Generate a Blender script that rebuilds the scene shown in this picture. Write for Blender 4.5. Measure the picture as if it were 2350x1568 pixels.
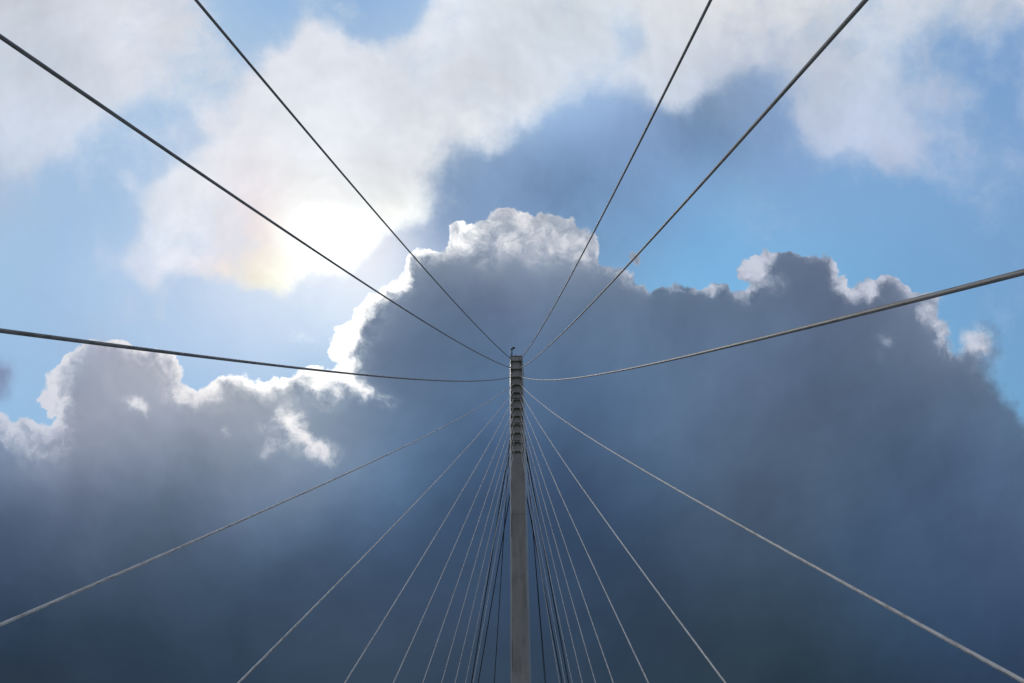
import bpy, bmesh, math, random
import numpy as np
from mathutils import Vector, Matrix

random.seed(7)
scene = bpy.context.scene
for o in list(bpy.data.objects):
    bpy.data.objects.remove(o)

# ------------------------------------------------------------------ camera
S = 2.5                                   # metres per survey unit
PITCH, YAW, ROLL = 0.97480, -0.016240, 0.009168
FPX = 6621.36 / 4096.0                    # focal length in picture widths
HCAM = 0.85                               # camera above the cable anchors on the deck (units)
ZDECK = 0.35                              # anchors above the deck top (m)
cy, sy_, cp, sp, cr, sr = math.cos(YAW), math.sin(YAW), math.cos(PITCH), math.sin(PITCH), math.cos(ROLL), math.sin(ROLL)
right0 = Vector((cy, -sy_, 0)); fh = Vector((sy_, cy, 0)); zz = Vector((0, 0, 1))
up0 = -sp * fh + cp * zz
AX_R = cr * right0 - sr * up0             # compass frame of this part of the sky
AX_U = sr * right0 + cr * up0
AX_F = cp * fh + sp * zz
CAMZ = ZDECK + HCAM * S

def W(x, y, z):
    """survey units (origin at the viewpoint) -> metres in the scene"""
    return Vector((x * S, y * S, z * S + CAMZ))

cd = bpy.data.cameras.new('camera')
cam = bpy.data.objects.new('camera', cd); scene.collection.objects.link(cam)
m = Matrix.Identity(4)
for i in range(3):
    m[i][0] = AX_R[i]; m[i][1] = AX_U[i]; m[i][2] = -AX_F[i]
m[2][3] = CAMZ
cam.matrix_world = m
cd.sensor_width = 36; cd.lens = FPX * 36
cd.clip_start = 0.1; cd.clip_end = 20000
scene.camera = cam
scene.view_settings.view_transform = 'Standard'
scene.view_settings.look = 'None'
scene.view_settings.exposure = 0
scene.view_settings.gamma = 1
scene.render.engine = 'CYCLES'
scene.cycles.max_bounces = 6

# ------------------------------------------------------------------ sun behind thin cloud
def sky_dir(px, py):
    """direction of a spot of the sky, in 2350-wide chart coordinates"""
    X = (px / 2350 - .5) / FPX; Y = (.33362 - py / 2350) / FPX
    return (AX_F + X * AX_R + Y * AX_U).normalized()
SUN = sky_dir(745, 545)
sl = bpy.data.lights.new('sun', 'SUN'); sl.energy = 0.6; sl.angle = math.radians(10); sl.color = (1, .95, .88)
so = bpy.data.objects.new('sun', sl); scene.collection.objects.link(so)
so.rotation_euler = SUN.to_track_quat('Z', 'Y').to_euler()
so.location = (0, 0, 400)

# ------------------------------------------------------------------ the sky: charts of the cloud layers
# Chart coordinates: 2350 units across this patch of sky. Outlines of the cloud bodies and
# samples of their tones; everything finer comes from noise in the node tree.
GX0, GX1, GY0, GY1 = -.12, 1.12, -.12, .79
NX, NY = 256, 190
gx = np.linspace(GX0, GX1, NX) * 2350; gy = np.linspace(GY0, GY1, NY) * 2350
PX, PY = np.meshgrid(gx, gy)

def sdf(poly):
    """signed distance, positive inside"""
    P = np.array(poly, float); Q = np.roll(P, -1, 0)
    d2 = np.full(PX.shape, 1e18); ins = np.zeros(PX.shape, bool)
    for (ax, ay), (bx, by) in zip(P, Q):
        ex, ey = bx - ax, by - ay
        t = np.clip(((PX - ax) * ex + (PY - ay) * ey) / (ex * ex + ey * ey + 1e-9), 0, 1)
        d2 = np.minimum(d2, (PX - ax - t * ex) ** 2 + (PY - ay - t * ey) ** 2)
        c = (ay > PY) != (by > PY)
        with np.errstate(divide='ignore', invalid='ignore'):
            xi = ex * (PY - ay) / (by - ay if by != ay else 1e-9) + ax
        ins ^= c & (PX < xi)
    return np.where(ins, 1, -1) * np.sqrt(d2)

def Z(ox, oy, pts, s=.3418):
    return [(ox + s * x, oy + s * y) for x, y in pts]

bank_edge = (
    [(-700, 950), (-200, 930), (0, 938)] +
    Z(0, 516.4, [(30, 1270), (60, 1305), (100, 1325), (180, 1300), (240, 1350), (290, 1365), (380, 1330), (385, 1290), (320, 1290),
      (280, 1230), (265, 1120), (300, 1090), (300, 1030), (340, 1010), (345, 960), (400, 910), (450, 880), (500, 850), (520, 800),
      (600, 770), (720, 785), (800, 780), (840, 800), (950, 830), (1060, 840), (1110, 880), (1180, 900), (1225, 960), (1225, 1020),
      (1260, 1070), (1330, 1105), (1400, 1100), (1425, 1060), (1500, 1035), (1600, 1035), (1650, 1018), (1720, 1045), (1830, 1000),
      (1900, 1030), (1970, 1030), (2040, 985), (2130, 968), (2250, 972), (2262, 950), (2240, 925), (2215, 880), (2180, 820),
      (2190, 780), (2230, 730)]) +
    Z(774.5, 516.4, [(0, 670), (60, 640), (100, 620), (100, 560), (160, 530), (165, 490), (220, 475), (270, 460), (290, 400),
      (340, 370), (400, 365), (430, 320), (455, 260), (500, 195), (570, 170), (620, 190), (690, 185), (720, 150), (745, 100),
      (740, 60), (745, 20), (790, -10)]) +
    Z(774.5, 0, [(880, 1500), (900, 1470), (960, 1480), (1040, 1440), (1100, 1400), (1160, 1390), (1230, 1430), (1300, 1430),
      (1380, 1415), (1440, 1440), (1520, 1480), (1580, 1470), (1620, 1530), (1680, 1568)]) +
    Z(774.5, 516.4, [(1730, 70), (1770, 130), (1770, 180), (1760, 230), (1790, 270), (1850, 290), (1920, 330), (1990, 345),
      (2010, 390), (2050, 410), (2060, 440), (2150, 450), (2200, 440), (2260, 400), (2330, 410)]) +
    Z(1546.6, 516.4, [(60, 420), (130, 400), (200, 405), (300, 385), (370, 430), (400, 470), (450, 450), (490, 420), (480, 370),
      (440, 320), (450, 290), (500, 220), (560, 200), (600, 205), (600, 170), (650, 155), (700, 190), (750, 200), (790, 185),
      (860, 205), (930, 195), (1000, 220), (1060, 230), (1095, 280), (1100, 330), (1140, 320), (1160, 360), (1190, 420),
      (1240, 400), (1290, 370), (1350, 380), (1440, 365), (1520, 390), (1590, 440), (1640, 470), (1700, 450), (1770, 480),
      (1770, 560), (1760, 620), (1810, 660), (1850, 660), (1860, 710), (1840, 770), (1870, 840), (1940, 850), (1970, 800),
      (1960, 720), (2010, 700), (2080, 690), (2130, 730), (2120, 800), (2140, 850), (2100, 900), (2110, 960), (2140, 1040),
      (2190, 1100), (2250, 1180), (2300, 1230), (2350, 1310), (2420, 1420), (2600, 1600)]) +
    [(3000, 1200), (3000, 3000), (-700, 3000)])
SD = sdf(bank_edge)
scrap = np.maximum.reduce([sdf(Z(1546.6, 516.4, p)) for p in []] +
                          [12 - np.hypot((PX - 1448) / 1.1, PY - 596),
                           -999 + 0 * PX])
SD = np.maximum(SD, scrap)

# rims of light along the bank and sunlit patches inside it
ri = np.array([(-200, .7, 12), (0, .85, 26), (130, .9, 34), (158, .85, 30), (175, .6, 12), (210, .5, 8), (300, .68, 14), (400, .85, 20), (450, .95, 12),
     (550, .85, 12), (700, .95, 12), (745, 1.3, 26), (980, 1.1, 6), (1030, .6, 8), (1200, .5, 8), (1400, .5, 8), (1480, .45, 6), (1560, .35, 4),
     (1600, .6, 6), (1690, .62, 8), (1720, .8, 12), (1770, .55, 6), (1800, .5, 4), (1880, .5, 5), (1940, .65, 14), (2050, .6, 10),
     (2130, .6, 14), (2190, .6, 10), (2240, .5, 14), (2290, 0, 5), (3000, 0, 5)])
RI = np.interp(PX, ri[:, 0], ri[:, 1]); RW = np.interp(PX, ri[:, 0], ri[:, 2])
LIM = np.clip((1160 - PY) / 60, 0, 1)
BR = (1.02 * RI * np.exp(-np.maximum(SD - 1, 0) / (RW * 1.25)) + .14 * np.clip((1050 - PX) / 300, 0, 1) * np.exp(-np.maximum(SD, 0) / 60)
      + .20 * RI * np.exp(-np.maximum(SD, 0) / 60)) * LIM
def patch(poly, val, soft, grow=0):
    global BR
    d = sdf(poly) + grow
    k = np.clip(.5 + d / soft, 0, 1); k = k * k * (3 - 2 * k)
    BR = np.maximum(BR, val * k)
def cut(poly, val, soft):
    global BR
    d = sdf(poly); k = np.clip(.5 + d / soft, 0, 1); k = k * k * (3 - 2 * k)
    BR = BR * (1 - k) + np.minimum(BR, val) * k
Y2 = lambda pts: [(688.5 + x * .29265, 516.4 + y * .29265) for x, y in pts]      # detail sheet of the bright rim
# main blazing rim
patch(Y2([(190, 940), (250, 820), (350, 745), (410, 740), (420, 640), (475, 600), (480, 570), (560, 560), (630, 500), (650, 460),
          (710, 420), (790, 400), (790, 370), (830, 300), (880, 220), (950, 195), (1020, 220), (1110, 215), (1105, 240),
          (1010, 250), (930, 290), (880, 340), (850, 420), (830, 470), (760, 515), (690, 530), (670, 590), (625, 660), (610, 700),
          (540, 740), (500, 790), (510, 860), (545, 940), (520, 985), (470, 940), (430, 1010), (370, 1010), (370, 1080),
          (400, 1150), (440, 1210), (510, 1250), (580, 1290), (590, 1370), (500, 1360), (420, 1320), (350, 1310), (300, 1230), (280, 1120),
          (230, 1030)]), 1.2, 34, -5)
patch(Y2([(560, 1270), (640, 1310), (740, 1390), (735, 1440), (660, 1410), (570, 1370)]), .55, 40)
patch(Y2([(245, 1200), (300, 1215), (340, 1230), (330, 1262), (290, 1255)]), .9, 14)
# lit crest of the middle cumulus
patch(Z(774.5, 516.4, [(735, 100), (760, 20), (880, -20), (1000, -60), (1160, -130), (1400, -110), (1600, -60), (1700, 20), (1780, 150),
      (1775, 240), (1700, 260), (1600, 250), (1450, 210), (1330, 240), (1250, 170), (1120, 200), (1020, 270), (960, 210), (850, 190),
      (760, 190), (700, 200)]), .56, 130)
patch(Z(774.5, 516.4, [(1780, 270), (1900, 330), (2000, 350), (2060, 440), (1960, 430), (1850, 370), (1750, 330)]), .45, 34)
# small scraps of light on the left body
patch(Z(0, 516.4, [(830, 1130), (880, 1135), (930, 1125), (960, 1180), (1010, 1220), (1000, 1265), (965, 1245), (930, 1220), (860, 1195)]), .9, 24)
patch(Z(0, 516.4, [(1080, 1180), (1130, 1155), (1175, 1170), (1165, 1195), (1100, 1195)]), .35, 18)
patch(Z(0, 516.4, [(1495, 1380), (1530, 1400), (1565, 1440), (1540, 1445), (1505, 1425)]), .5, 14)
patch(Z(0, 516.4, [(2040, 1070), (2090, 1035), (2160, 1050), (2165, 1090), (2120, 1105), (2060, 1085), (1900, 1090), (1860, 1065), (1960, 1055)]), .85, 12)
patch(Z(0, 516.4, [(1700, 1060), (1760, 1055), (1860, 1075), (1850, 1110), (1780, 1110)]), .8, 16)
# large sunlit hollow
D3 = lambda pts: [(516.3 + x * .19532, 860.6 + y * .19532) for x, y in pts]
patch(D3([(330, 610), (400, 545), (440, 590), (520, 480), (620, 380), (740, 350), (860, 440), (960, 560), (1020, 700), (1160, 800),
          (1290, 900), (1310, 1000), (1230, 1070), (1100, 1040), (1020, 960), (940, 860), (850, 850), (820, 900), (760, 850),
          (700, 830), (560, 870), (430, 940), (440, 900), (530, 800), (500, 740), (560, 690), (500, 620), (390, 655)]), .62, 60)
patch(D3([(640, 500), (800, 470), (900, 560), (980, 680), (1060, 800), (1160, 830), (1280, 940), (1260, 1010), (1170, 1000), (1040, 900),
          (930, 830), (850, 820), (790, 860), (740, 740), (680, 600)]), 1.2, 40)
cut(D3([(560, 620), (680, 640), (730, 760), (620, 770), (560, 700)]), .12, 22)
# right tower, lit flank
patch(Z(1546.6, 516.4, [(440, 300), (500, 220), (600, 200), (650, 150), (720, 195), (700, 240), (650, 290), (620, 340), (590, 400), (560, 440), (490, 450), (470, 370)]), .98, 30)
patch(Z(1546.6, 516.4, [(590, 350), (700, 340), (740, 400), (700, 460), (600, 460)]), .42, 60)
patch(Z(1546.6, 516.4, [(1090, 330), (1150, 320), (1170, 400), (1240, 400), (1290, 370), (1360, 400), (1380, 470), (1320, 510), (1230, 480), (1110, 475)]), .95, 28)
patch(Z(1546.6, 516.4, [(1640, 500), (1770, 500), (1765, 600), (1850, 660), (1850, 780), (1880, 850), (1800, 890), (1720, 820), (1790, 760), (1740, 640), (1650, 600)]), .8, 40)
patch(Z(1546.6, 516.4, [(1960, 720), (2080, 690), (2130, 730), (2110, 840), (2000, 850), (1960, 800)]), .9, 26)
patch(Z(1546.6, 516.4, [(1370, 730), (1430, 740), (1470, 790), (1420, 810)]), .48, 40)
patch(Z(1546.6, 516.4, [(130, 405), (320, 390), (370, 440), (300, 450), (180, 435)]), 1.0, 16)
patch(Z(1546.6, 516.4, [(-40, 400), (60, 420), (40, 450), (-80, 450)]), .8, 16)
patch(Z(1546.6, 516.4, [(1350, 850), (1400, 840), (1400, 920), (1350, 910)]), .22, 30)

def blur(F, px):
    s = px / ((GX1 - GX0) * 2350 / (NX - 1)); r = int(3 * s) + 1
    k = np.exp(-.5 * (np.arange(-r, r + 1) / s) ** 2); k /= k.sum()
    G = np.pad(F, r, mode='edge')
    G = np.apply_along_axis(lambda v: np.convolve(v, k, 'valid'), 0, G)
    return np.apply_along_axis(lambda v: np.convolve(v, k, 'valid'), 1, G)
# high, thin bright cloud: coverage 0..1
HC = np.zeros(PX.shape)
def high(poly, val, soft):
    global HC
    k = np.clip(.5 + sdf(poly) / soft, 0, 1); k = k * k * (3 - 2 * k)
    HC = np.maximum(HC, val * k)
def hole(poly, val, soft):
    global HC
    k = np.clip(.5 + sdf(poly) / soft, 0, 1); k = k * k * (3 - 2 * k)
    HC = HC * (1 - k) + np.minimum(HC, val) * k
high([(540, 150), (610, 112), (650, 135), (700, 62), (780, 72), (800, 105), (870, 95), (935, 72), (965, 20), (1000, -80), (1000, -400),
      (2300, -400), (2190, -50), (2165, 20), (2155, 85), (2105, 125), (2060, 125), (2045, 165), (2055, 195), (1900, 190), (1800, 185), (1717, 165),
      (1632, 195), (1598, 255), (1560, 255), (1458, 240), (1390, 220), (1335, 238), (1304, 268), (1253, 278), (1205, 300), (1188, 345),
      (1150, 380), (1090, 352), (1020, 366), (983, 400), (972, 515), (935, 530), (880, 535), (853, 560), (843, 595), (812, 619), (792, 636),
      (770, 630), (718, 622), (704, 643), (660, 653), (649, 687), (605, 667), (560, 663), (523, 643), (478, 643), (420, 636), (403, 615),
      (383, 629), (360, 668), (342, 670), (325, 646), (284, 622), (273, 592), (290, 568), (300, 520), (328, 441), (376, 410), (393, 393),
      (444, 376), (470, 330), (450, 300), (430, 255), (500, 235), (560, 180), (550, 130)], 1.0, 46)
high([(-400, -400), (430, -400), (470, -20), (505, 30), (515, 75), (540, 130), (560, 190), (450, 260), (400, 245), (345, 240), (239, 255), (253, 297), (171, 305),
      (164, 355), (113, 359), (58, 410), (-10, 417), (-400, 500)], .88, 90)
high([(1780, 180), (2040, 150), (2050, 230), (2076, 267), (2128, 270), (2189, 304), (2155, 325), (2128, 369), (2093, 410), (2025, 407), (2008, 393),
      (1957, 345), (1875, 365), (1854, 314), (1820, 273)], .95, 60)
high([(2120, 190), (2160, 155), (2230, 165), (2262, 210), (2255, 245), (2190, 262), (2130, 245)], .95, 36)
high([(2215, 390), (2245, 385), (2255, 425), (2230, 435)], .75, 26)
high([(2300, 370), (2340, 330), (2380, 360), (2360, 430), (2310, 430)], .75, 40)
high([(2320, 190), (2420, 160), (2420, 300), (2335, 280)], .8, 50)
high([(2180, -80), (2270, -60), (2300, 60), (2320, 120), (2240, 110), (2190, 60)], .85, 60)
high([(2290, -200), (2500, -200), (2500, 8), (2300, 6)], 1.0, 16)
high([(262, 396), (285, 398), (330, 440), (320, 465), (285, 430)], .9, 18)
high([(180, 425), (205, 432), (218, 500), (240, 540), (270, 560), (280, 610), (222, 610), (208, 560), (205, 500)], .72, 40)
high([(362, 690), (380, 690), (385, 725), (365, 728)], .9, 16)
high([(330, 600), (420, 640), (400, 690), (350, 680)], .66, 60)
high([(665, 772), (700, 768), (700, 785), (670, 785)], .6, 16)
hole([(1410, 60), (1450, 45), (1490, 75), (1500, 120), (1440, 140), (1400, 130)], .33, 60)
hole([(1330, 150), (1420, 140), (1440, 190), (1370, 210)], .5, 70)
hole([(250, 262), (300, 250), (345, 238), (400, 260), (450, 300), (450, 335), (380, 335), (320, 320), (280, 305)], .36, 44)
hole([(440, 170), (480, 160), (490, 240), (440, 240)], .62, 50)
hole([(540, 20), (620, 110), (600, 180), (545, 140)], .3, 50)

high([(-60, 835), (15, 840), (26, 890), (10, 925), (-60, 940)], .75, 26)
high([(62, 895), (85, 895), (88, 925), (68, 925)], .42, 24)
high([(1950, -300), (2600, -300), (2600, 470), (2200, 480), (2000, 440), (1850, 330)], .34, 160)
high([(-300, 200), (420, 200), (520, 330), (330, 520), (120, 560), (-300, 520)], .26, 160)
high([(150, 400), (330, 420), (420, 700), (300, 760), (160, 620)], .22, 120)
# the underside of the high cloud melts away; its sunward edge is firmer
kk = np.clip(1 - np.hypot((PX - 1350) / 560, (PY - 250) / 210), 0, 1) ** .5
kr = np.clip((PX - 1500) / 300, 0, 1) * .8
kk = np.maximum(kk, kr)
kc = np.clip(1.4 - np.hypot((PX - 970) / 120, (PY - 430) / 150), 0, 1)
HC = blur(HC, 11) * (1 - kk) + blur(HC, 34) * kk
HC = HC * (1 - kc) + blur(HC, 30) * kc

# tones (display values) sampled over the chart
def field(samples, smooth=.0006, sat=1.0):
    A = np.array(samples, float); xy = A[:, :2] / 2350; v = A[:, 2:5] / 255
    def phi(r2):
        return np.where(r2 > 0, .5 * r2 * np.log(np.maximum(r2, 1e-12)), 0)
    n = len(A); r2 = ((xy[:, None] - xy[None]) ** 2).sum(-1)
    K = phi(r2) + smooth * np.eye(n); P = np.c_[np.ones(n), xy]
    M = np.zeros((n + 3, n + 3)); M[:n, :n] = K; M[:n, n:] = P; M[n:, :n] = P.T
    sol = np.linalg.solve(M, np.r_[v, np.zeros((3, 3))])
    qx = np.clip(PX, -60, 2410).ravel() / 2350; qy = np.clip(PY, -60, 1630).ravel() / 2350
    r2 = (qx[:, None] - xy[None, :, 0]) ** 2 + (qy[:, None] - xy[None, :, 1]) ** 2
    F = phi(r2) @ sol[:n] + np.c_[np.ones(len(qx)), qx, qy] @ sol[n:]
    F = np.clip(F, v.min(0) * .95, v.max(0) * 1.02)
    F = F.reshape(NY, NX, 3); lum = (F * (.3, .59, .11)).sum(-1, keepdims=True)
    return lum + (F - lum) * sat

shade_pts = [(270, 880, 165, 165, 185), (150, 950, 150, 152, 175), (400, 960, 150, 155, 178), (600, 930, 155, 160, 180), (550, 1050, 125, 132, 158),
 (300, 1050, 125, 135, 165), (100, 1080, 115, 125, 158), (0, 1050, 110, 122, 155), (780, 980, 120, 135, 165), (830, 1060, 100, 120, 155),
 (300, 1150, 95, 108, 138), (600, 1200, 85, 105, 140), (100, 1250, 75, 92, 125), (400, 1350, 65, 85, 115), (100, 1500, 50, 66, 92),
 (500, 1500, 55, 72, 100), (800, 1450, 58, 75, 102), (800, 1250, 70, 92, 130), (900, 1100, 85, 112, 155), (1000, 650, 102, 117, 150),
 (1150, 690, 95, 108, 145), (900, 800, 95, 112, 148), (1100, 800, 92, 118, 160), (1300, 750, 98, 122, 165), (1000, 900, 88, 112, 152),
 (1100, 1000, 75, 102, 148), (1000, 1200, 62, 85, 122), (1050, 1400, 58, 76, 108), (1300, 900, 82, 110, 155), (1300, 1050, 70, 95, 140),
 (1300, 1300, 52, 72, 105), (1300, 1500, 55, 75, 105), (1500, 750, 92, 115, 155), (1500, 950, 85, 110, 150), (1500, 1150, 68, 92, 130),
 (1500, 1400, 52, 70, 98), (1700, 800, 90, 110, 150), (1750, 700, 98, 118, 155), (1850, 640, 95, 110, 148), (1700, 950, 82, 100, 135),
 (1900, 1000, 78, 98, 132), (1800, 1150, 72, 90, 120), (2000, 850, 92, 110, 148), (2100, 750, 105, 120, 155), (2150, 950, 85, 105, 142),
 (2200, 1100, 75, 98, 140), (2300, 1200, 72, 92, 132), (2000, 1250, 65, 88, 125), (1900, 1350, 58, 80, 112), (1800, 1500, 50, 68, 88),
 (2200, 1400, 55, 78, 115), (2330, 1500, 50, 70, 105), (2300, 1050, 82, 108, 150), (720, 1060, 115, 130, 160), (0, 880, 115, 145, 190),
 (1150, 560, 150, 160, 190), (1300, 560, 150, 160, 190), (820, 820, 110, 125, 155), (40, 1020, 135, 145, 172)]
sky_pts = [(100, 450, 158, 190, 226), (0, 600, 160, 195, 230), (250, 700, 170, 200, 235), (100, 800, 155, 190, 228), (500, 720, 190, 212, 240),
 (600, 800, 190, 212, 240), (700, 720, 208, 224, 246), (850, 610, 235, 240, 250), (350, 300, 160, 192, 228), (650, 50, 150, 185, 225),
 (850, 30, 145, 180, 222), (1450, 90, 160, 190, 225), (2000, 200, 125, 165, 212), (2300, 100, 120, 160, 210), (2320, 400, 122, 163, 210),
 (2000, 500, 122, 170, 218), (1600, 560, 115, 168, 218), (1550, 620, 120, 175, 222), (2100, 600, 115, 165, 213), (2300, 650, 115, 162, 210),
 (2330, 850, 112, 163, 208), (1700, 450, 128, 175, 220), (700, 850, 172, 202, 234), (450, 850, 170, 200, 235), (50, 900, 150, 190, 228),
 (1010, 430, 120, 147, 184), (1015, 530, 138, 162, 198), (940, 560, 205, 215, 235), (900, 590, 225, 232, 246), (1090, 470, 130, 160, 198),
 (1150, 430, 132, 162, 203), (1230, 420, 114, 144, 184), (1330, 400, 113, 146, 187), (1250, 320, 142, 174, 214), (1350, 300, 145, 178, 222),
 (1450, 330, 125, 155, 200), (1600, 300, 110, 142, 182), (1680, 230, 132, 157, 192), (1750, 330, 125, 160, 208), (1450, 500, 112, 150, 194),
 (1250, 480, 118, 148, 188), (1400, 420, 114, 147, 188), (1800, 420, 125, 165, 212), (1550, 420, 125, 165, 212), (500, 60, 165, 195, 228),
 (1000, 250, 200, 210, 225), (600, 400, 215, 220, 235), (150, 100, 190, 205, 228)]
high_pts = [(0, 880, 128, 138, 170), (75, 910, 140, 155, 190), (100, 50, 203, 206, 217), (0, 200, 208, 212, 224), (300, 150, 220, 222, 233), (200, 250, 215, 220, 235), (700, 200, 228, 228, 237),
 (1000, 150, 224, 226, 235), (1150, 350, 234, 234, 240), (1300, 50, 218, 223, 234), (700, 350, 236, 236, 241), (900, 450, 243, 242, 243),
 (900, 510, 268, 266, 262), (740, 560, 300, 300, 297), (690, 620, 285, 283, 278), (800, 590, 300, 300, 298), (930, 480, 268, 266, 262), (650, 530, 264, 260, 256), (620, 600, 268, 262, 246), (560, 590, 252, 236, 230),
 (560, 640, 256, 246, 224), (480, 560, 234, 234, 240), (500, 600, 240, 228, 238), (640, 480, 248, 240, 242), (600, 540, 255, 237, 235), (530, 620, 250, 232, 224), (690, 450, 246, 241, 240), (430, 470, 232, 232, 240), (350, 550, 226, 228, 240),
 (700, 640, 290, 288, 285), (820, 560, 285, 285, 284), (1700, 100, 210, 212, 223), (1900, 100, 204, 208, 220), (1600, 150, 206, 210, 222),
 (2000, 300, 186, 196, 220), (2080, 380, 186, 194, 218), (2200, 220, 176, 192, 221), (2330, 30, 200, 205, 220), (1400, 150, 214, 220, 234),
 (780, 450, 242, 240, 242), (240, 560, 200, 212, 236), (950, 420, 240, 240, 244), (950, 510, 262, 262, 262), (1650, 200, 180, 190, 212), (1560, 230, 205, 212, 228)]
SHADE, SKYC, HIGHC = field(shade_pts, .002, (.77 + .15 * np.clip((1000 - PX) / 500, 0, 1) * np.clip((1250 - PY) / 300, 0, 1))[..., None]), field(sky_pts, .0014, .92), field(high_pts)

SHADE = SHADE * np.array([.975, 1.008, .985]); HIGHC = HIGHC * np.array([.985, 1.0, 1.0])

# ------------------------------------------------------------------ world node tree
world = bpy.data.worlds.new('World'); scene.world = world
world.use_nodes = True
nt = world.node_tree; nt.nodes.clear()
L = nt.links.new
def N(t, **k):
    n = nt.nodes.new(t)
    for a, b in k.items():
        setattr(n, a, b)
    return n
def put(sock, v):
    if isinstance(v, bpy.types.NodeSocket): L(v, sock)
    else: sock.default_value = v
def mth(op, a, b=None, c=None, clamp=False):
    n = N('ShaderNodeMath', operation=op, use_clamp=clamp)
    put(n.inputs[0], a)
    if b is not None: put(n.inputs[1], b)
    if c is not None: put(n.inputs[2], c)
    return n.outputs[0]
def vec(op, a, b=None, c=None):
    n = N('ShaderNodeVectorMath', operation=op)
    put(n.inputs[0], a)
    if b is not None:
        if op == 'SCALE': put(n.inputs['Scale'], b)
        else: put(n.inputs[1], b)
    if c is not None: put(n.inputs[2], c)
    return n.outputs['Value'] if op in ('DOT_PRODUCT', 'LENGTH') else n.outputs[0]
def sep(v):
    n = N('ShaderNodeSeparateXYZ'); L(v, n.inputs[0]); return n.outputs
def com(x, y, z=0.0):
    n = N('ShaderNodeCombineXYZ'); put(n.inputs[0], x); put(n.inputs[1], y); put(n.inputs[2], z); return n.outputs[0]
def mix(f, a, b):
    n = N('ShaderNodeMix', data_type='VECTOR'); put(n.inputs['Factor'], f)
    put(n.inputs[4], a); put(n.inputs[5], b); return n.outputs[1]
def sstep(v, a, b, o0=0.0, o1=1.0):
    n = N('ShaderNodeMapRange', interpolation_type='SMOOTHSTEP'); put(n.inputs[0], v)
    for i, q in zip((1, 2, 3, 4), (a, b, o0, o1)): put(n.inputs[i], q)
    return n.outputs[0]
def noise(v, scale, detail=6, rough=.55, lac=2.0, dist=0.0, dims='2D'):
    n = N('ShaderNodeTexNoise', noise_dimensions=dims); put(n.inputs['Vector'], v)
    n.inputs['Scale'].default_value = scale; n.inputs['Detail'].default_value = detail
    n.inputs['Roughness'].default_value = rough; n.inputs['Lacunarity'].default_value = lac
    n.inputs['Distortion'].default_value = dist
    return n.outputs['Fac'], n.outputs['Color']

def set_curves(node, tabs):
    """tabs: three arrays over [-1,1]"""
    mp = node.mapping; mp.use_clip = False; mp.extend = 'HORIZONTAL'
    for ci in range(3):
        c = mp.curves[ci]; t = tabs[ci]; xs = np.linspace(-1, 1, len(t))
        while len(c.points) > 2: c.points.remove(c.points[1])
        c.points[0].location = (-1, t[0]); c.points[1].location = (1, t[-1])
        for x, y in zip(xs[1:-1], t[1:-1]):
            c.points.new(x, y)
        for p in c.points: p.handle_type = 'VECTOR'
    mp.update()
def chart(coord_u, coord_v, F, rank):
    """node sum of products of curves reproducing the 3-channel chart F[y,x,c]"""
    U_, S_, V_ = [], [], []
    for c in range(3):
        u, s, v = np.linalg.svd(F[:, :, c], full_matrices=False)
        U_.append(u[:, :rank]); S_.append(s[:rank]); V_.append(v[:rank])
    acc = None
    for k in range(rank):
        a = [V_[c][k] for c in range(3)]; b = [U_[c][:, k] for c in range(3)]
        ma = [abs(t).max() for t in a]; mb = [abs(t).max() for t in b]
        na = N('ShaderNodeVectorCurve'); nb = N('ShaderNodeVectorCurve')
        set_curves(na, [t / q for t, q in zip(a, ma)]); set_curves(nb, [t / q for t, q in zip(b, mb)])
        L(coord_u, na.inputs['Vector']); L(coord_v, nb.inputs['Vector'])
        sc = tuple(float(S_[c][k] * ma[c] * mb[c]) for c in range(3))
        p = vec('MULTIPLY', na.outputs[0], nb.outputs[0])
        acc = vec('MULTIPLY', p, sc) if acc is None else vec('MULTIPLY_ADD', p, sc, acc)
    return acc

tc = N('ShaderNodeTexCoord'); d = vec('NORMALIZE', tc.outputs['Generated'])
dr = vec('DOT_PRODUCT', d, tuple(AX_R)); du = vec('DOT_PRODUCT', d, tuple(AX_U)); df = vec('DOT_PRODUCT', d, tuple(AX_F))
dfc = mth('MAXIMUM', df, .15)
sx = mth('MULTIPLY_ADD', mth('DIVIDE', dr, dfc), FPX, .5)
sy = mth('MULTIPLY_ADD', mth('DIVIDE', du, dfc), -FPX, .33362)
P = com(sx, sy)
def uv(p):
    """chart position -> curve coordinates, each as a vector of three equal values"""
    s = sep(p)
    cu = mth('MULTIPLY_ADD', s[0], 2 / (GX1 - GX0), -(GX1 + GX0) / (GX1 - GX0))
    cv = mth('MULTIPLY_ADD', s[1], 2 / (GY1 - GY0), -(GY1 + GY0) / (GY1 - GY0))
    cu = mth('MAXIMUM', mth('MINIMUM', cu, 1.0), -1.0); cv = mth('MAXIMUM', mth('MINIMUM', cv, 1.0), -1.0)
    return com(cu, cu, cu), com(cv, cv, cv)
half = (.5, .5, .5)
nf, nc = noise(P, 26, 8, .62)                       # fine curl of cloud edges
nfb, ncb = noise(vec('ADD', P, (3.7, 1.9, 0)), 7, 6, .6)      # broad drift
nvf, _ = noise(vec('ADD', P, (9.2, 4.1, 0)), 60, 5, .65)
wf = vec('SCALE', vec('SUBTRACT', nc, half), .026)
wb = vec('SCALE', vec('SUBTRACT', ncb, half), .03)
P1 = vec('ADD', P, wf)
P2 = vec('ADD', P, vec('SCALE', wb, 1.6))
P3 = vec('ADD', P, vec('ADD', wb, vec('SCALE', wf, .6)))
u1, v1 = uv(P1); u2, v2 = uv(P2); u3, v3 = uv(P3)
SDn = np.tanh(SD / 70.0)
mA = chart(u1, v1, np.dstack([SDn, BR, SDn * 0]), 34)
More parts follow.
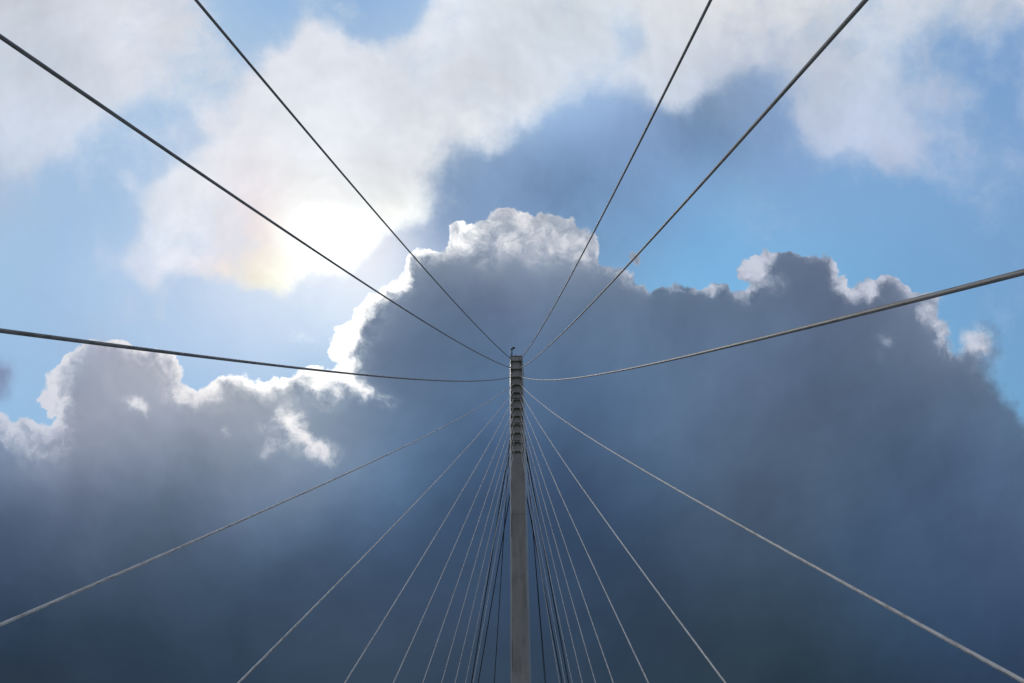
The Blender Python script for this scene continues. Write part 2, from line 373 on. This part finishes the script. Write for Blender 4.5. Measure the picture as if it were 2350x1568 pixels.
mH = chart(u3, v3, np.dstack([HC, HC * 0, HC * 0]), 26)
cS = chart(u2, v2, SHADE, 10); cK = chart(u2, v2, SKYC, 12); cH = chart(u2, v2, HIGHC, 10)
sA = sep(mA); bank0, bright0 = sA[0], sA[1]
high0 = sep(mH)[0]

# billows (cauliflower) on the bank's outline
vo = N('ShaderNodeTexVoronoi', voronoi_dimensions='2D', feature='SMOOTH_F1'); L(P1, vo.inputs['Vector'])
vo.inputs['Scale'].default_value = 90; vo.inputs['Smoothness'].default_value = .35
bil = mth('SUBTRACT', .45, vo.outputs['Distance'])
bank1 = mth('ADD', bank0, mth('MULTIPLY', bil, .16))
bank1 = mth('ADD', bank1, mth('MULTIPLY', mth('SUBTRACT', nvf, .5), sstep(sx, .90, .97, .14, .5)))
soft = sstep(sx, .90, .96, .05, .34)
bankm = sstep(bank1, mth('MULTIPLY', soft, -1.0), soft)

# high cloud coverage with fibrous holes
hn, _ = noise(vec('ADD', P3, (1.3, 7.7, 0)), 9, 10, .62)
hn2, _ = noise(vec('ADD', P3, (5.3, 2.7, 0)), 42, 6, .62)
hcov = mth('ADD', high0, mth('ADD', mth('MULTIPLY', mth('SUBTRACT', hn, .5), 1.7), mth('MULTIPLY', mth('SUBTRACT', hn2, .5), .22)))
highm = sstep(hcov, .08, 1.02)
# soft body tone of high cloud
hb, _ = noise(vec('ADD', P2, (8.1, .4, 0)), 8, 5, .5)
# relief: cloud folds catch light on the side towards the sun
sunP = com(*[float(q) for q in (745 / 2350, 545 / 2350)])
tos = vec('SCALE', vec('NORMALIZE', vec('SUBTRACT', sunP, P)), .007)
def relief(p, scale, det, rough):
    a, _ = noise(p, scale, det, rough); b, _ = noise(vec('ADD', p, tos), scale, det, rough)
    return mth('SUBTRACT', a, b)
Pb = vec('ADD', P, wb)
rh = relief(vec('ADD', Pb, (8.8, 5.1, 0)), 8, 4, .5)
cHt = vec('SCALE', cH, mth('ADD', mth('MULTIPLY_ADD', mth('SUBTRACT', hb, .5), .20, .995), mth('MULTIPLY', rh, .30)))
sb, _ = noise(vec('ADD', P2, (2.1, 6.4, 0)), 5, 6, .52)
kb = sstep(sep(cK)[2], .70, .81, .26, .05)
sbr = relief(vec('ADD', Pb, (4.1, 7.3, 0)), 7, 5, .55)
cKt = vec('SCALE', cK, mth('ADD', mth('MULTIPLY_ADD', mth('SUBTRACT', sb, .5), kb, 1.0), mth('MULTIPLY', mth('MULTIPLY', sbr, kb), 1.6)))
up = mix(highm, cKt, cHt)
# shaded body of the bank
s1, _ = noise(vec('MULTIPLY', vec('ADD', P2, (4.4, 3.1, 0)), (1, 1.1, 1)), 4.5, 5, .46)
s2, _ = noise(vec('ADD', Pb, (7.4, 9.1, 0)), 13, 4, .5)
rs = relief(vec('ADD', Pb, (2.8, 9.9, 0)), 6.5, 4, .5)
tone = mth('ADD', mth('MULTIPLY_ADD', mth('SUBTRACT', s1, .5), .34, 1.0), mth('MULTIPLY', mth('SUBTRACT', s2, .5), .10))
tone = mth('ADD', tone, mth('MULTIPLY', rs, .32))
cSt = vec('SCALE', cS, tone)
# bright parts
glow = N('ShaderNodeMapRange', interpolation_type='SMOOTHERSTEP')
L(vec('DOT_PRODUCT', d, tuple(SUN)), glow.inputs[0])
glow.inputs[1].default_value = math.cos(math.radians(7.5)); glow.inputs[2].default_value = math.cos(math.radians(3))
glow2 = sstep(vec('DOT_PRODUCT', d, tuple(SUN)), math.cos(math.radians(13)), math.cos(math.radians(5)))
bn, _ = noise(vec('ADD', P1, (6.6, 2.2, 0)), 30, 9, .66)
bcol = mix(glow.outputs[0], mix(glow2, (.78, .80, .86), (.95, .94, .95)), (1.16, 1.15, 1.13))
rb = relief(vec('ADD', P1, (1.8, 3.3, 0)), 26, 6, .6)
br = mth('ADD', mth('ADD', bright0, mth('MULTIPLY', mth('MULTIPLY', rb, 1.1), sstep(bright0, .05, .3))), mth('MULTIPLY', mth('MULTIPLY', mth('SUBTRACT', bn, .5), 1.9), sstep(bright0, .08, .4)))
brm = sstep(br, -.02, 1.1)
bk = mix(brm, cSt, bcol)
disp = mix(bankm, up, bk)
# display tone -> radiance
dx = sep(vec('MAXIMUM', disp, (0, 0, 0)))
lin = com(*[mth('POWER', dx[i], 2.2) for i in range(3)])

# rest of the sky dome: Nishita sky with broken grey cloud
ns = N('ShaderNodeTexSky', sky_type='NISHITA'); ns.sun_disc = False
ns.sun_elevation = math.asin(SUN.z); ns.sun_rotation = math.atan2(SUN.x, SUN.y)
ns.dust_density = 1.5
nsky = vec('SCALE', ns.outputs[0], .10)
gn, _ = noise(vec('MULTIPLY', d, (1, 1, 1.6)), 2.2, 7, .58, dims='3D')
gs, _ = noise(vec('ADD', d, (3, 3, 3)), 3.5, 5, .5, dims='3D')
gcl = mix(gs, (.11, .14, .20), (.42, .45, .52))
gen = mix(sstep(gn, .38, .52), nsky, gcl)
pe = sep(vec('ADD', P, vec('SCALE', vec('SUBTRACT', ncb, half), .5)))
ex = mth('ABSOLUTE', mth('MULTIPLY_ADD', pe[0], 2 / (GX1 - GX0), -(GX1 + GX0) / (GX1 - GX0)))
ey = mth('ABSOLUTE', mth('MULTIPLY_ADD', pe[1], 2 / (GY1 - GY0), -(GY1 + GY0) / (GY1 - GY0)))
edge = mth('SQRT', mth('ADD', mth('MULTIPLY', ex, ex), mth('MULTIPLY', ey, ey)))
inside = mth('MULTIPLY', sstep(edge, 1.5, 3.2, 1.0, 0.0), sstep(df, .25, .5))
final = mix(inside, gen, lin)
bg = N('ShaderNodeBackground'); L(final, bg.inputs['Color']); bg.inputs['Strength'].default_value = 1.0
wo = N('ShaderNodeOutputWorld'); L(bg.outputs[0], wo.inputs['Surface'])
world.cycles.sampling_method = 'MANUAL'; world.cycles.sample_map_resolution = 512

# ------------------------------------------------------------------ materials
def material(name, col, rough=.5, spec=.5):
    mt = bpy.data.materials.new(name); mt.use_nodes = True
    b = mt.node_tree.nodes['Principled BSDF']
    b.inputs['Base Color'].default_value = (*col, 1); b.inputs['Roughness'].default_value = rough
    b.inputs['Specular IOR Level'].default_value = spec
    return mt, b
def mnode(mt, t, **k):
    n = mt.node_tree.nodes.new(t)
    for a, b in k.items(): setattr(n, a, b)
    return n
def ramp(mt, fac, stops):
    r = mnode(mt, 'ShaderNodeValToRGB'); mt.node_tree.links.new(fac, r.inputs[0])
    e = r.color_ramp.elements
    while len(e) < len(stops): e.new(.5)
    for q, (p, c) in zip(e, stops): q.position = p; q.color = (*c, 1)
    return r.outputs[0]

def cable_material(name, base, dirt, rough):
    mt, b = material(name, base, rough, .25); ln = mt.node_tree.links.new
    tcn = mnode(mt, 'ShaderNodeUVMap'); oi = mnode(mt, 'ShaderNodeObjectInfo')
    off = mnode(mt, 'ShaderNodeVectorMath', operation='ADD'); ln(tcn.outputs[0], off.inputs[0])
    sc = mnode(mt, 'ShaderNodeVectorMath', operation='SCALE'); sc.inputs[0].default_value = (3, 91, 0); ln(oi.outputs['Random'], sc.inputs['Scale'])
    ln(sc.outputs[0], off.inputs[1])
    def nz(scale, det, xs):
        mp = mnode(mt, 'ShaderNodeMapping'); mp.inputs['Scale'].default_value = xs; ln(off.outputs[0], mp.inputs[0])
        n = mnode(mt, 'ShaderNodeTexNoise', noise_dimensions='2D'); n.inputs['Scale'].default_value = scale
        n.inputs['Detail'].default_value = det; n.inputs['Roughness'].default_value = .62; ln(mp.outputs[0], n.inputs['Vector'])
        return n.outputs['Fac']
    a = nz(1, 3, (3, .6, 1)); c = nz(1, 2, (4, 1.6, 1)); g = nz(1, 3, (1.5, .12, 1))
    ad = mnode(mt, 'ShaderNodeMath', operation='MULTIPLY_ADD'); ln(a, ad.inputs[0]); ad.inputs[1].default_value = .62; ln(c, ad.inputs[2])
    ad2 = mnode(mt, 'ShaderNodeMath', operation='MULTIPLY_ADD'); ln(g, ad2.inputs[0]); ad2.inputs[1].default_value = .5; ln(ad.outputs[0], ad2.inputs[2])
    mr = mnode(mt, 'ShaderNodeMapRange'); ln(ad2.outputs[0], mr.inputs[0]); mr.inputs[1].default_value = .78; mr.inputs[2].default_value = 1.28
    col = ramp(mt, mr.outputs[0], [(0, dirt), (.38, tuple(.55 * x + .45 * y for x, y in zip(base, dirt))), (.6, base), (1, tuple(min(1, x * 1.12) for x in base))])
    ln(col, b.inputs['Base Color'])
    return mt
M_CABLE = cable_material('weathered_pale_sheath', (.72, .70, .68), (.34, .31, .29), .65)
M_SHADED = cable_material('weathered_shaded_sheath', (.27, .262, .255), (.12, .115, .11), .6)  # same sheath for the top stays, their underside shade put into a darker base
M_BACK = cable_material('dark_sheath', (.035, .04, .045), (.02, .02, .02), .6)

def tower_material():
    mt, b = material('grey_painted_steel', (.30, .28, .25), .42, .5); ln = mt.node_tree.links.new
    g = mnode(mt, 'ShaderNodeNewGeometry')
    def nz(scale, det, xs, rough=.6):
        mp = mnode(mt, 'ShaderNodeMapping'); mp.inputs['Scale'].default_value = xs; ln(g.outputs['Position'], mp.inputs[0])
        n = mnode(mt, 'ShaderNodeTexNoise'); n.inputs['Scale'].default_value = scale
        n.inputs['Detail'].default_value = det; n.inputs['Roughness'].default_value = rough; ln(mp.outputs[0], n.inputs['Vector'])
        return n.outputs['Fac']
    a = nz(1, 6, (3.5, 3.5, .16)); c = nz(1, 5, (.5, .5, .22)); s = nz(1, 2, (5, 5, 3.2), .4)
    ad = mnode(mt, 'ShaderNodeMath', operation='MULTIPLY_ADD'); ln(a, ad.inputs[0]); ad.inputs[1].default_value = .6; ln(c, ad.inputs[2])
    mr = mnode(mt, 'ShaderNodeMapRange'); ln(ad.outputs[0], mr.inputs[0]); mr.inputs[1].default_value = .58; mr.inputs[2].default_value = 1.02
    col = ramp(mt, mr.outputs[0], [(0, (.25, .235, .215)), (.45, (.39, .37, .345)), (1, (.47, .45, .42))])
    sp_ = mnode(mt, 'ShaderNodeMapRange'); ln(s, sp_.inputs[0]); sp_.inputs[1].default_value = .22; sp_.inputs[2].default_value = .25; sp_.inputs[3].default_value = .35
    mx = mnode(mt, 'ShaderNodeVectorMath', operation='SCALE'); ln(col, mx.inputs[0]); ln(sp_.outputs[0], mx.inputs['Scale'])
    ln(mx.outputs[0], b.inputs['Base Color'])
    return mt
M_TOWER = tower_material()
M_DARK, _ = material('dark_metal', (.02, .022, .025), .5)
M_SEAM, _ = material('rusty_seam', (.05, .035, .025), .8)
M_GLASS, _ = material('pale_dome_glass', (.6, .6, .58), .25)
M_BIRD, _ = material('dark_feathers', (.02, .02, .02), .8)

def ground_material(name, c0, c1, scale):
    mt, b = material(name, c0, .85, .3); ln = mt.node_tree.links.new
    g = mnode(mt, 'ShaderNodeNewGeometry'); n = mnode(mt, 'ShaderNodeTexNoise'); n.inputs['Scale'].default_value = scale; n.inputs['Detail'].default_value = 8
    ln(g.outputs['Position'], n.inputs['Vector'])
    ln(ramp(mt, n.outputs['Fac'], [(.3, c0), (.7, c1)]), b.inputs['Base Color'])
    return mt
M_DECK = ground_material('pale_concrete_deck', (.09, .088, .085), (.14, .135, .13), 1.3)
M_GROUND = ground_material('grassy_ground', (.05, .07, .03), (.12, .11, .07), .05)
M_MARK, _ = material('white_road_paint', (.75, .75, .73), .7)

# ------------------------------------------------------------------ object helpers
C = scene.collection
def link(name, me, mat, parent=None, smooth=False):
    o = bpy.data.objects.new(name, me); C.objects.link(o)
    if mat: me.materials.append(mat)
    if smooth:
        for p in me.polygons: p.use_smooth = True
    if parent:
        o.parent = parent
    return o
def from_bm(name, bm, mat, parent=None, smooth=False):
    bmesh.ops.recalc_face_normals(bm, faces=bm.faces)
    me = bpy.data.meshes.new(name); bm.to_mesh(me); bm.free()
    return link(name, me, mat, parent, smooth)
def empty(name, loc=(0, 0, 0)):
    o = bpy.data.objects.new(name, None); C.objects.link(o); o.location = loc; o.empty_display_size = .5
    return o
def tag(o, label=None, cat=None, group=None, kind=None):
    for k, v in (('label', label), ('category', cat), ('group', group), ('kind', kind)):
        if v: o[k] = v
def quad_loft(bm, rings, cap=True):
    vs = [[bm.verts.new(p) for p in r] for r in rings]
    n = len(rings[0])
    for a, b in zip(vs, vs[1:]):
        for i in range(n):
            bm.faces.new((a[i], a[(i + 1) % n], b[(i + 1) % n], b[i]))
    if cap:
        bm.faces.new(vs[0][::-1]); bm.faces.new(vs[-1])
def box(bm, x0, x1, y0, y1, z0, z1):
    quad_loft(bm, [[(x0, y0, z), (x1, y0, z), (x1, y1, z), (x0, y1, z)] for z in (z0, z1)])
def tube(bm, pts, rad, n=12, uvl=None, cap=True):
    """tube along pts; rad number or list; optional uv layer (around, metres along)"""
    pts = [Vector(p) for p in pts]; rings = []; L_ = [0]
    for a, b in zip(pts, pts[1:]): L_.append(L_[-1] + (b - a).length)
    ref = Vector((0, 0, 1))
    for i, p in enumerate(pts):
        t = (pts[min(i + 1, len(pts) - 1)] - pts[max(i - 1, 0)]).normalized()
        a = t.cross(ref if abs(t.z) < .98 else Vector((1, 0, 0))).normalized(); b = t.cross(a)
        r = rad[i] if isinstance(rad, (list, tuple)) else rad
        rings.append([bm.verts.new(p + (a * math.cos(q) + b * math.sin(q)) * r) for q in [2 * math.pi * k / n for k in range(n)]])
    for i in range(len(rings) - 1):
        for k in range(n):
            f = bm.faces.new((rings[i][k], rings[i][(k + 1) % n], rings[i + 1][(k + 1) % n], rings[i + 1][k]))
            if uvl:
                for lp, (uu, vv) in zip(f.loops, ((k, i), (k + 1, i), (k + 1, i + 1), (k, i + 1))):
                    lp[uvl].uv = (uu / n, L_[vv])
    if cap:
        bm.faces.new(rings[0][::-1]); bm.faces.new(rings[-1])

# ------------------------------------------------------------------ ground and deck
X0, D, HW = -0.59199, 50.0, 3.12546
def sheet(name, x0, x1, y0, y1, z, mat):
    bm = bmesh.new(); bm.faces.new([bm.verts.new(p) for p in ((x0, y0, z), (x1, y0, z), (x1, y1, z), (x0, y1, z))])
    o = from_bm(name, bm, mat); tag(o, kind='structure'); return o
sheet('ground', -8000, 8000, -8000, 8000, -9.0, M_GROUND)
bm = bmesh.new(); dx0, dx1 = (X0 - HW - .35) * S, (X0 + HW + .35) * S
box(bm, dx0, dx1, -60, 190, -1.2, 0)
box(bm, dx0, dx0 + 1.6, -60, 190, .0, .14); box(bm, dx1 - 1.6, dx1, -60, 190, .0, .14)
tag(from_bm('bridge_deck', bm, M_DECK), kind='structure')

# ------------------------------------------------------------------ tower
ZK = [71.9197, 71.1793, 70.4573, 69.7595, 69.0715, 68.4462, 67.7176, 67.058, 66.3479, 65.6458, 64.90, 64.16]
ZTOP, ZGND = 72.33, -(HCAM + ZDECK / S)
XOFF = .18
FEET = {-1: [(-6.526, 0.68, 3.166), (-3.991, 0.635, 3.137), (-1.374, 0.641, 3.154), (1.207, 0.583, 3.131), (3.722, 0.533, 3.135), (6.251, 0.568, 3.133), (8.813, 0.47, 3.142), (11.418, 0.427, 3.132), (14.111, 0.279, 3.133), (16.826, 0.184, 3.138), (19.498, 0.17, 3.127), (22.181, 0.147, 3.136)],
        1: [(-6.541, 0.891, 3.09), (-4.031, 0.65, 3.148), (-1.404, 0.701, 3.211), (1.176, 0.6, 3.139), (3.732, 0.574, 3.128), (6.28, 0.624, 3.122), (8.926, 0.505, 3.106), (11.42, 0.394, 3.14), (14.11, 0.235, 3.142), (16.858, 0.191, 3.124), (19.5, 0.17, 3.125), (22.2, 0.15, 3.125)]}   # (distance along deck, sag, offset)
def wf_(z):  # half width of the front face, units
    return .311 + (ZTOP - z) * .00145
def wr_(z):
    return wf_(z) + .068 + (ZTOP - z) * .0011
DEP = 1.3
tower = empty('bridge_tower', W(X0, D, ZGND)); TL = tower.location
tag(tower, 'slender grey bridge tower with a ladder of cable brackets in its upper front face', 'bridge tower')
def T(x, y, z):    # units relative to tower centre -> local metres
    return W(X0 + x, D + y, z) - TL
ZREC = ZK[-1] - .42            # foot of the notched zone
RD = .10                       # depth of the recess
# main shaft: full section below the notched zone, set back core within it
bm = bmesh.new()
def section(z, yf, wfz=None):
    a = wfz or wf_(z); b = wr_(z); t = (yf) / DEP
    ax = a + (b - a) * t
    return [T(-ax, yf, z), T(ax, yf, z), T(b, DEP, z), T(-b, DEP, z)]
zs = [ZGND, 0, 16, 32, 48, 56, ZREC]
quad_loft(bm, [section(z, 0) for z in zs])
quad_loft(bm, [section(z, RD + .004) for z in (ZREC + .001, 68, ZTOP - .004)])
from_bm('shaft', bm, M_TOWER, tower)
# two side cheeks of the notched zone
for s in (-1, 1):
    bm = bmesh.new(); rings = []
    for z in (ZREC + .002, 68, ZTOP):
        a, b = wf_(z), wr_(z); tR = RD / DEP
        o_f, o_b = a, a + (b - a) * tR
        r = [T(s * (a - .028), 0, z), T(s * o_f, 0, z), T(s * (o_b + .001), RD, z), T(s * (o_b - .028), RD, z)]
        rings.append(r if s > 0 else r[::-1])
    quad_loft(bm, rings); from_bm('side_cheek', bm, M_TOWER, tower)
# top panel
bm = bmesh.new(); a = wf_(ZTOP) - .03
zt = ZK[0] + .02
quad_loft(bm, [[T(-a, .012, z), T(a, .012, z), T(a, RD, z), T(-a, RD, z)] for z in (zt, ZTOP - .02)])
from_bm('top_panel', bm, M_TOWER, tower)
bm = bmesh.new(); a = wf_(ZTOP) + .012; b = wr_(ZTOP) + .012
quad_loft(bm, [[T(-a, -.012, z), T(a, -.012, z), T(b, DEP + .012, z), T(-b, DEP + .012, z)] for z in (ZTOP + .0, ZTOP + .03)])
from_bm('roof_plate', bm, M_TOWER, tower)
# sloping panels between brackets
for k in range(12):
    zt = ZK[k] - .0; zb = (ZK[k + 1] + .03) if k < 11 else ZREC
    a = wf_(zt) - .030
    bm = bmesh.new()
    y_top, y_bot = RD * .96, RD * .30
    if k == 11: y_bot = .0
    quad_loft(bm, [[T(-a, y_bot, zb), T(a, y_bot, zb), T(a, RD, zb), T(-a, RD, zb)],
                   [T(-a, y_top - .004, zt), T(a, y_top - .004, zt), T(a, RD, zt), T(-a, RD, zt)]])
    from_bm('recess_panel', bm, M_TOWER, tower)
# cable brackets
def cable_pts(side, k, n):
    A = Vector((X0 + side * XOFF, D, ZK[k])); yk, sk, hw = FEET[side][k]; B = Vector((X0 + side * hw, yk, -HCAM)); out = []
    for i in range(n + 1):
        t = i / n; p = A.lerp(B, t); p.z -= 4 * sk * t * (1 - t); out.append(W(*p))
    return out
for k in range(12):
    z = ZK[k]; a = wf_(z) - .031
    bm = bmesh.new()
    quad_loft(bm, [[T(-a, .006, zq), T(a, .006, zq), T(a, RD * .95, zq), T(-a, RD * .95, zq)] for zq in (z + .0, z + .06)])
    br_ = from_bm('cable_bracket', bm, M_TOWER, tower)
    for s in (-1, 1):
        bm = bmesh.new(); cx = s * XOFF
        g = .085; drop = .045 + .007 * k
        quad_loft(bm, [[T(cx - g * q, y0, zq), T(cx + g * q, y0, zq), T(cx + g * q, RD * .9, zq), T(cx - g * q, RD * .9, zq)]
                       for q, y0, zq in ((.5, .03, z - drop), (.7, -.004, z - drop * .55), (.9, -.008, z + .028))])
        bs = from_bm('bracket_boss', bm, M_TOWER, br_)
        cpn = cable_pts(s, k, 200)
        bm = bmesh.new(); d0 = (cpn[1] - cpn[0]).normalized()
        tube(bm, [cpn[0] - d0 * .45 - TL, cpn[0] + d0 * .55 - TL], .085, 10)
        from_bm('guide_sleeve', bm, M_CABLE, br_, True)
for zq in (ZK[5] + .12, ZK[8] + .11, ZK[10] + .10):
    bm = bmesh.new(); a = (wf_(zq) - .031) * S
    box(bm, -a, a, T(0, .012, zq).y, T(0, RD, zq).y, T(0, 0, zq).z, T(0, 0, zq + .022).z)
    from_bm('splice_plate', bm, M_SEAM, tower)
# seams and rust marks of the front face
for z, w0 in ((59.35, 1.0),):
    bm = bmesh.new(); a = wf_(z)
    box(bm, *[c for c in (-a * S, a * S)], T(0, -.0015, z).y, T(0, .01, z).y, T(0, 0, z).z, T(0, 0, z + .012).z)
    from_bm('plate_seam', bm, M_SEAM, tower)
for x, z0, z1, w in ((-.96, 57.8, 59.33, .012), (-.97, 61.2, 61.9, .009), (-.96, 60.1, 60.6, .007), (.97, 60.3, 60.7, .007), (-.96, 49.5, 51.2, .008)):
    bm = bmesh.new(); zm = (z0 + z1) / 2; a = wf_(zm) * x * S; w *= S
    box(bm, a - w, a + w, T(0, -.003, zm).y, T(0, .01, zm).y, T(0, 0, z0).z, T(0, 0, z1).z)
    from_bm('rust_streak', bm, M_SEAM, tower)
bm = bmesh.new(); c0 = T(.01, -.006, 52.55)
tube(bm, [c0, c0 + Vector((0, .03, 0))], .05, 14)
from_bm('inspection_plug', bm, M_DARK, tower)

# ------------------------------------------------------------------ things on the tower top
mast = empty('instrument_mast', W(X0 - .235, D + .12, ZTOP + .03)); ML = mast.location
tag(mast, 'short dark mast with a small hooded head at the left corner of the tower top', 'mast')
bm = bmesh.new(); tube(bm, [(0, 0, 0), (0, 0, 2.05)], [.085, .08], 10); from_bm('pole', bm, M_DARK, mast, True)
bm = bmesh.new(); tube(bm, [(-.06, 0, 2.0), (.10, -.02, 2.08), (.2, -.03, 2.2)], [.06, .05, .05], 8); box(bm, -.13, .13, -.13, .13, 1.98, 2.05); from_bm('arm', bm, M_DARK, mast)
bm = bmesh.new(); bmesh.ops.create_uvsphere(bm, u_segments=14, v_segments=8, radius=.17)
bmesh.ops.scale(bm, vec=(1.15, 1, .62), verts=bm.verts); bmesh.ops.rotate(bm, cent=(0, 0, 0), matrix=Matrix.Rotation(.35, 3, 'Y'), verts=bm.verts)
bmesh.ops.translate(bm, vec=(.25, -.04, 2.25), verts=bm.verts); from_bm('hooded_head', bm, M_DARK, mast, True)
bm = bmesh.new(); bmesh.ops.create_uvsphere(bm, u_segments=16, v_segments=10, radius=.16)
for v in bm.verts: v.co.z = max(v.co.z, -.02) * 1.15
bc = empty('beacon', W(X0 - .03, D + .04, ZTOP + .03)); tag(bc, 'small pale domed beacon at the middle of the tower top edge', 'beacon')
dm = from_bm('dome', bm, M_GLASS, bc, True); dm.location.z = .13
bm = bmesh.new(); tube(bm, [(0, 0, 0), (0, 0, .13)], .12, 12); from_bm('base', bm, M_TOWER, bc)
for s, nm in ((-1, 'thin dark lightning rod at the left front corner of the tower top'), (1, 'thin dark lightning rod at the right front corner of the tower top')):
    bm = bmesh.new(); tube(bm, [(0, 0, 0), (0, 0, .55)], [.028, .018], 6)
    r = from_bm('lightning_rod', bm, M_DARK); r.location = W(X0 + s * .30, D + .03, ZTOP + .03)
    tag(r, nm, 'lightning rod', 'lightning rods on the tower top')

# ------------------------------------------------------------------ stay cables
ordn = ['topmost', 'second', 'third', 'fourth', 'fifth', 'sixth', 'seventh', 'eighth', 'ninth', 'tenth', 'eleventh', 'lowest']
how = {0: 'dark, climbing steeply', 1: 'dark, climbing outwards', 2: 'thick and nearly level', 3: 'pale, falling outwards', 4: 'pale, falling steeply'}
RADS = [.0155, .0155, .0155, .0118, .0115, .0115, .0105, .0105, .0100, .0095, .009, .009]
def build_cable(pts, r, mat, label, group, name='stay_cable'):
    root = empty(name, pts[-1]); tag(root, label, 'stay cable', group)
    loc = [p - root.location for p in pts]
    bm = bmesh.new(); uvl = bm.loops.layers.uv.new('UVMap')
    ph = random.random() * 50
    rad = [r * (1 + .35 * max(0, 1 - 2.2 * i / len(pts))) * (1 + .004 * math.sin(ph + i * .9) + .004 * math.sin(ph * 2 + i * .31)) for i in range(len(pts))]
    tube(bm, loc, rad, 14, uvl)
    from_bm('cable_sheath', bm, mat, root, True)
    dd = (loc[-2] - loc[-1]).normalized()
    bm = bmesh.new(); tube(bm, [loc[-1] - dd * .35, loc[-1] + dd * 1.1], [r * 2, r * 1.6], 12); from_bm('deck_socket', bm, mat, root, True)
    bm = bmesh.new(); d2 = (loc[1] - loc[0]).normalized(); tube(bm, [loc[0] + d2 * .28, loc[0] + d2 * .75], [r * 2.0, r * 1.25], 10); from_bm('tower_socket', bm, mat, root, True)
    return root
for side, sn in ((-1, 'left'), (1, 'right')):
    for k in range(12):
        n = 220
        pts = cable_pts(side, k, n)
        lab = '%s stay cable fanning from the %s side of the tower' % (ordn[k], sn)
        if k in how: lab += ', ' + how[k]
        else: lab += ', thin and pale'
        build_cable(pts, RADS[k] * S, M_SHADED if k < 3 else M_CABLE, lab, 'stay cables fanning from the tower front')

# backstays behind the tower: they leave the rear and run down to the far ground
def ray(px, py):      # chart position in 4096-wide units -> direction
    X = (px / 4096 - .5) / FPX; Y = (.33362 - py / 4096) / FPX
    return AX_F + X * AX_R + Y * AX_U
def backstay(xt, yt, xb, yb, label, r, grade=2.1, z_t=None):
    y_top = D + DEP * .98
    v = ray(xt, yt); k = y_top / v.y; A = v * k                      # units from the viewpoint
    v2 = ray(xb, yb)                                                # foot end of the visible run
    k2 = (A.z + grade * A.y) / (v2.z + grade * v2.y); B = v2 * k2
    d_ = (B - A); t = (-1.5 - A.z) / d_.z; E_ = A + d_ * t
    pts = []
    for i in range(121):
        q = i / 120; p = A.lerp(E_, q); p.z -= 4 * .12 * q * (1 - q); pts.append(W(*p))
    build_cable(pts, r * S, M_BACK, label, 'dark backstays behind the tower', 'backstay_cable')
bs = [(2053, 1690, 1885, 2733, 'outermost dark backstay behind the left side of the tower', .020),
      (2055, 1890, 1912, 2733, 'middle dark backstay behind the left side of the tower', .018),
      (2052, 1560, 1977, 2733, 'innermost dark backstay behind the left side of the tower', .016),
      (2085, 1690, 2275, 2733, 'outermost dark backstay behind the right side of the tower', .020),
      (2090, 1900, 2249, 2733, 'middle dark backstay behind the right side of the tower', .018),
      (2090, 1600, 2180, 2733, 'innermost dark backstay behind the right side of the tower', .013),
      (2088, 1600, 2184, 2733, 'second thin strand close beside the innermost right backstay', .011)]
for a in bs: backstay(*a)

# ------------------------------------------------------------------ one bird, far off
v = ray(3354, 1661).normalized() * 800 + Vector((0, 0, CAMZ))
bm = bmesh.new()
tube(bm, [(0, -.16, 0), (0, -.1, .01), (0, .03, .02), (0, .14, 0), (0, .19, 0)], [.01, .035, .045, .03, .008], 8)
for s in (-1, 1):
    w = [bm.verts.new(p) for p in ((s * .03, -.06, .02), (s * .03, .06, .02), (s * .17, .07, .09), (s * .34, -.02, .05), (s * .17, -.06, .085))]
    w2 = [bm.verts.new(q.co + Vector((0, 0, .008))) for q in w]
    bm.faces.new(w); bm.faces.new(w2[::-1])
    for i in range(5): bm.faces.new((w[i], w[(i + 1) % 5], w2[(i + 1) % 5], w2[i]))
bird = from_bm('bird', bm, M_BIRD); bird.location = v
tag(bird, 'tiny dark bird in front of the grey cloud right of the tower', 'bird')
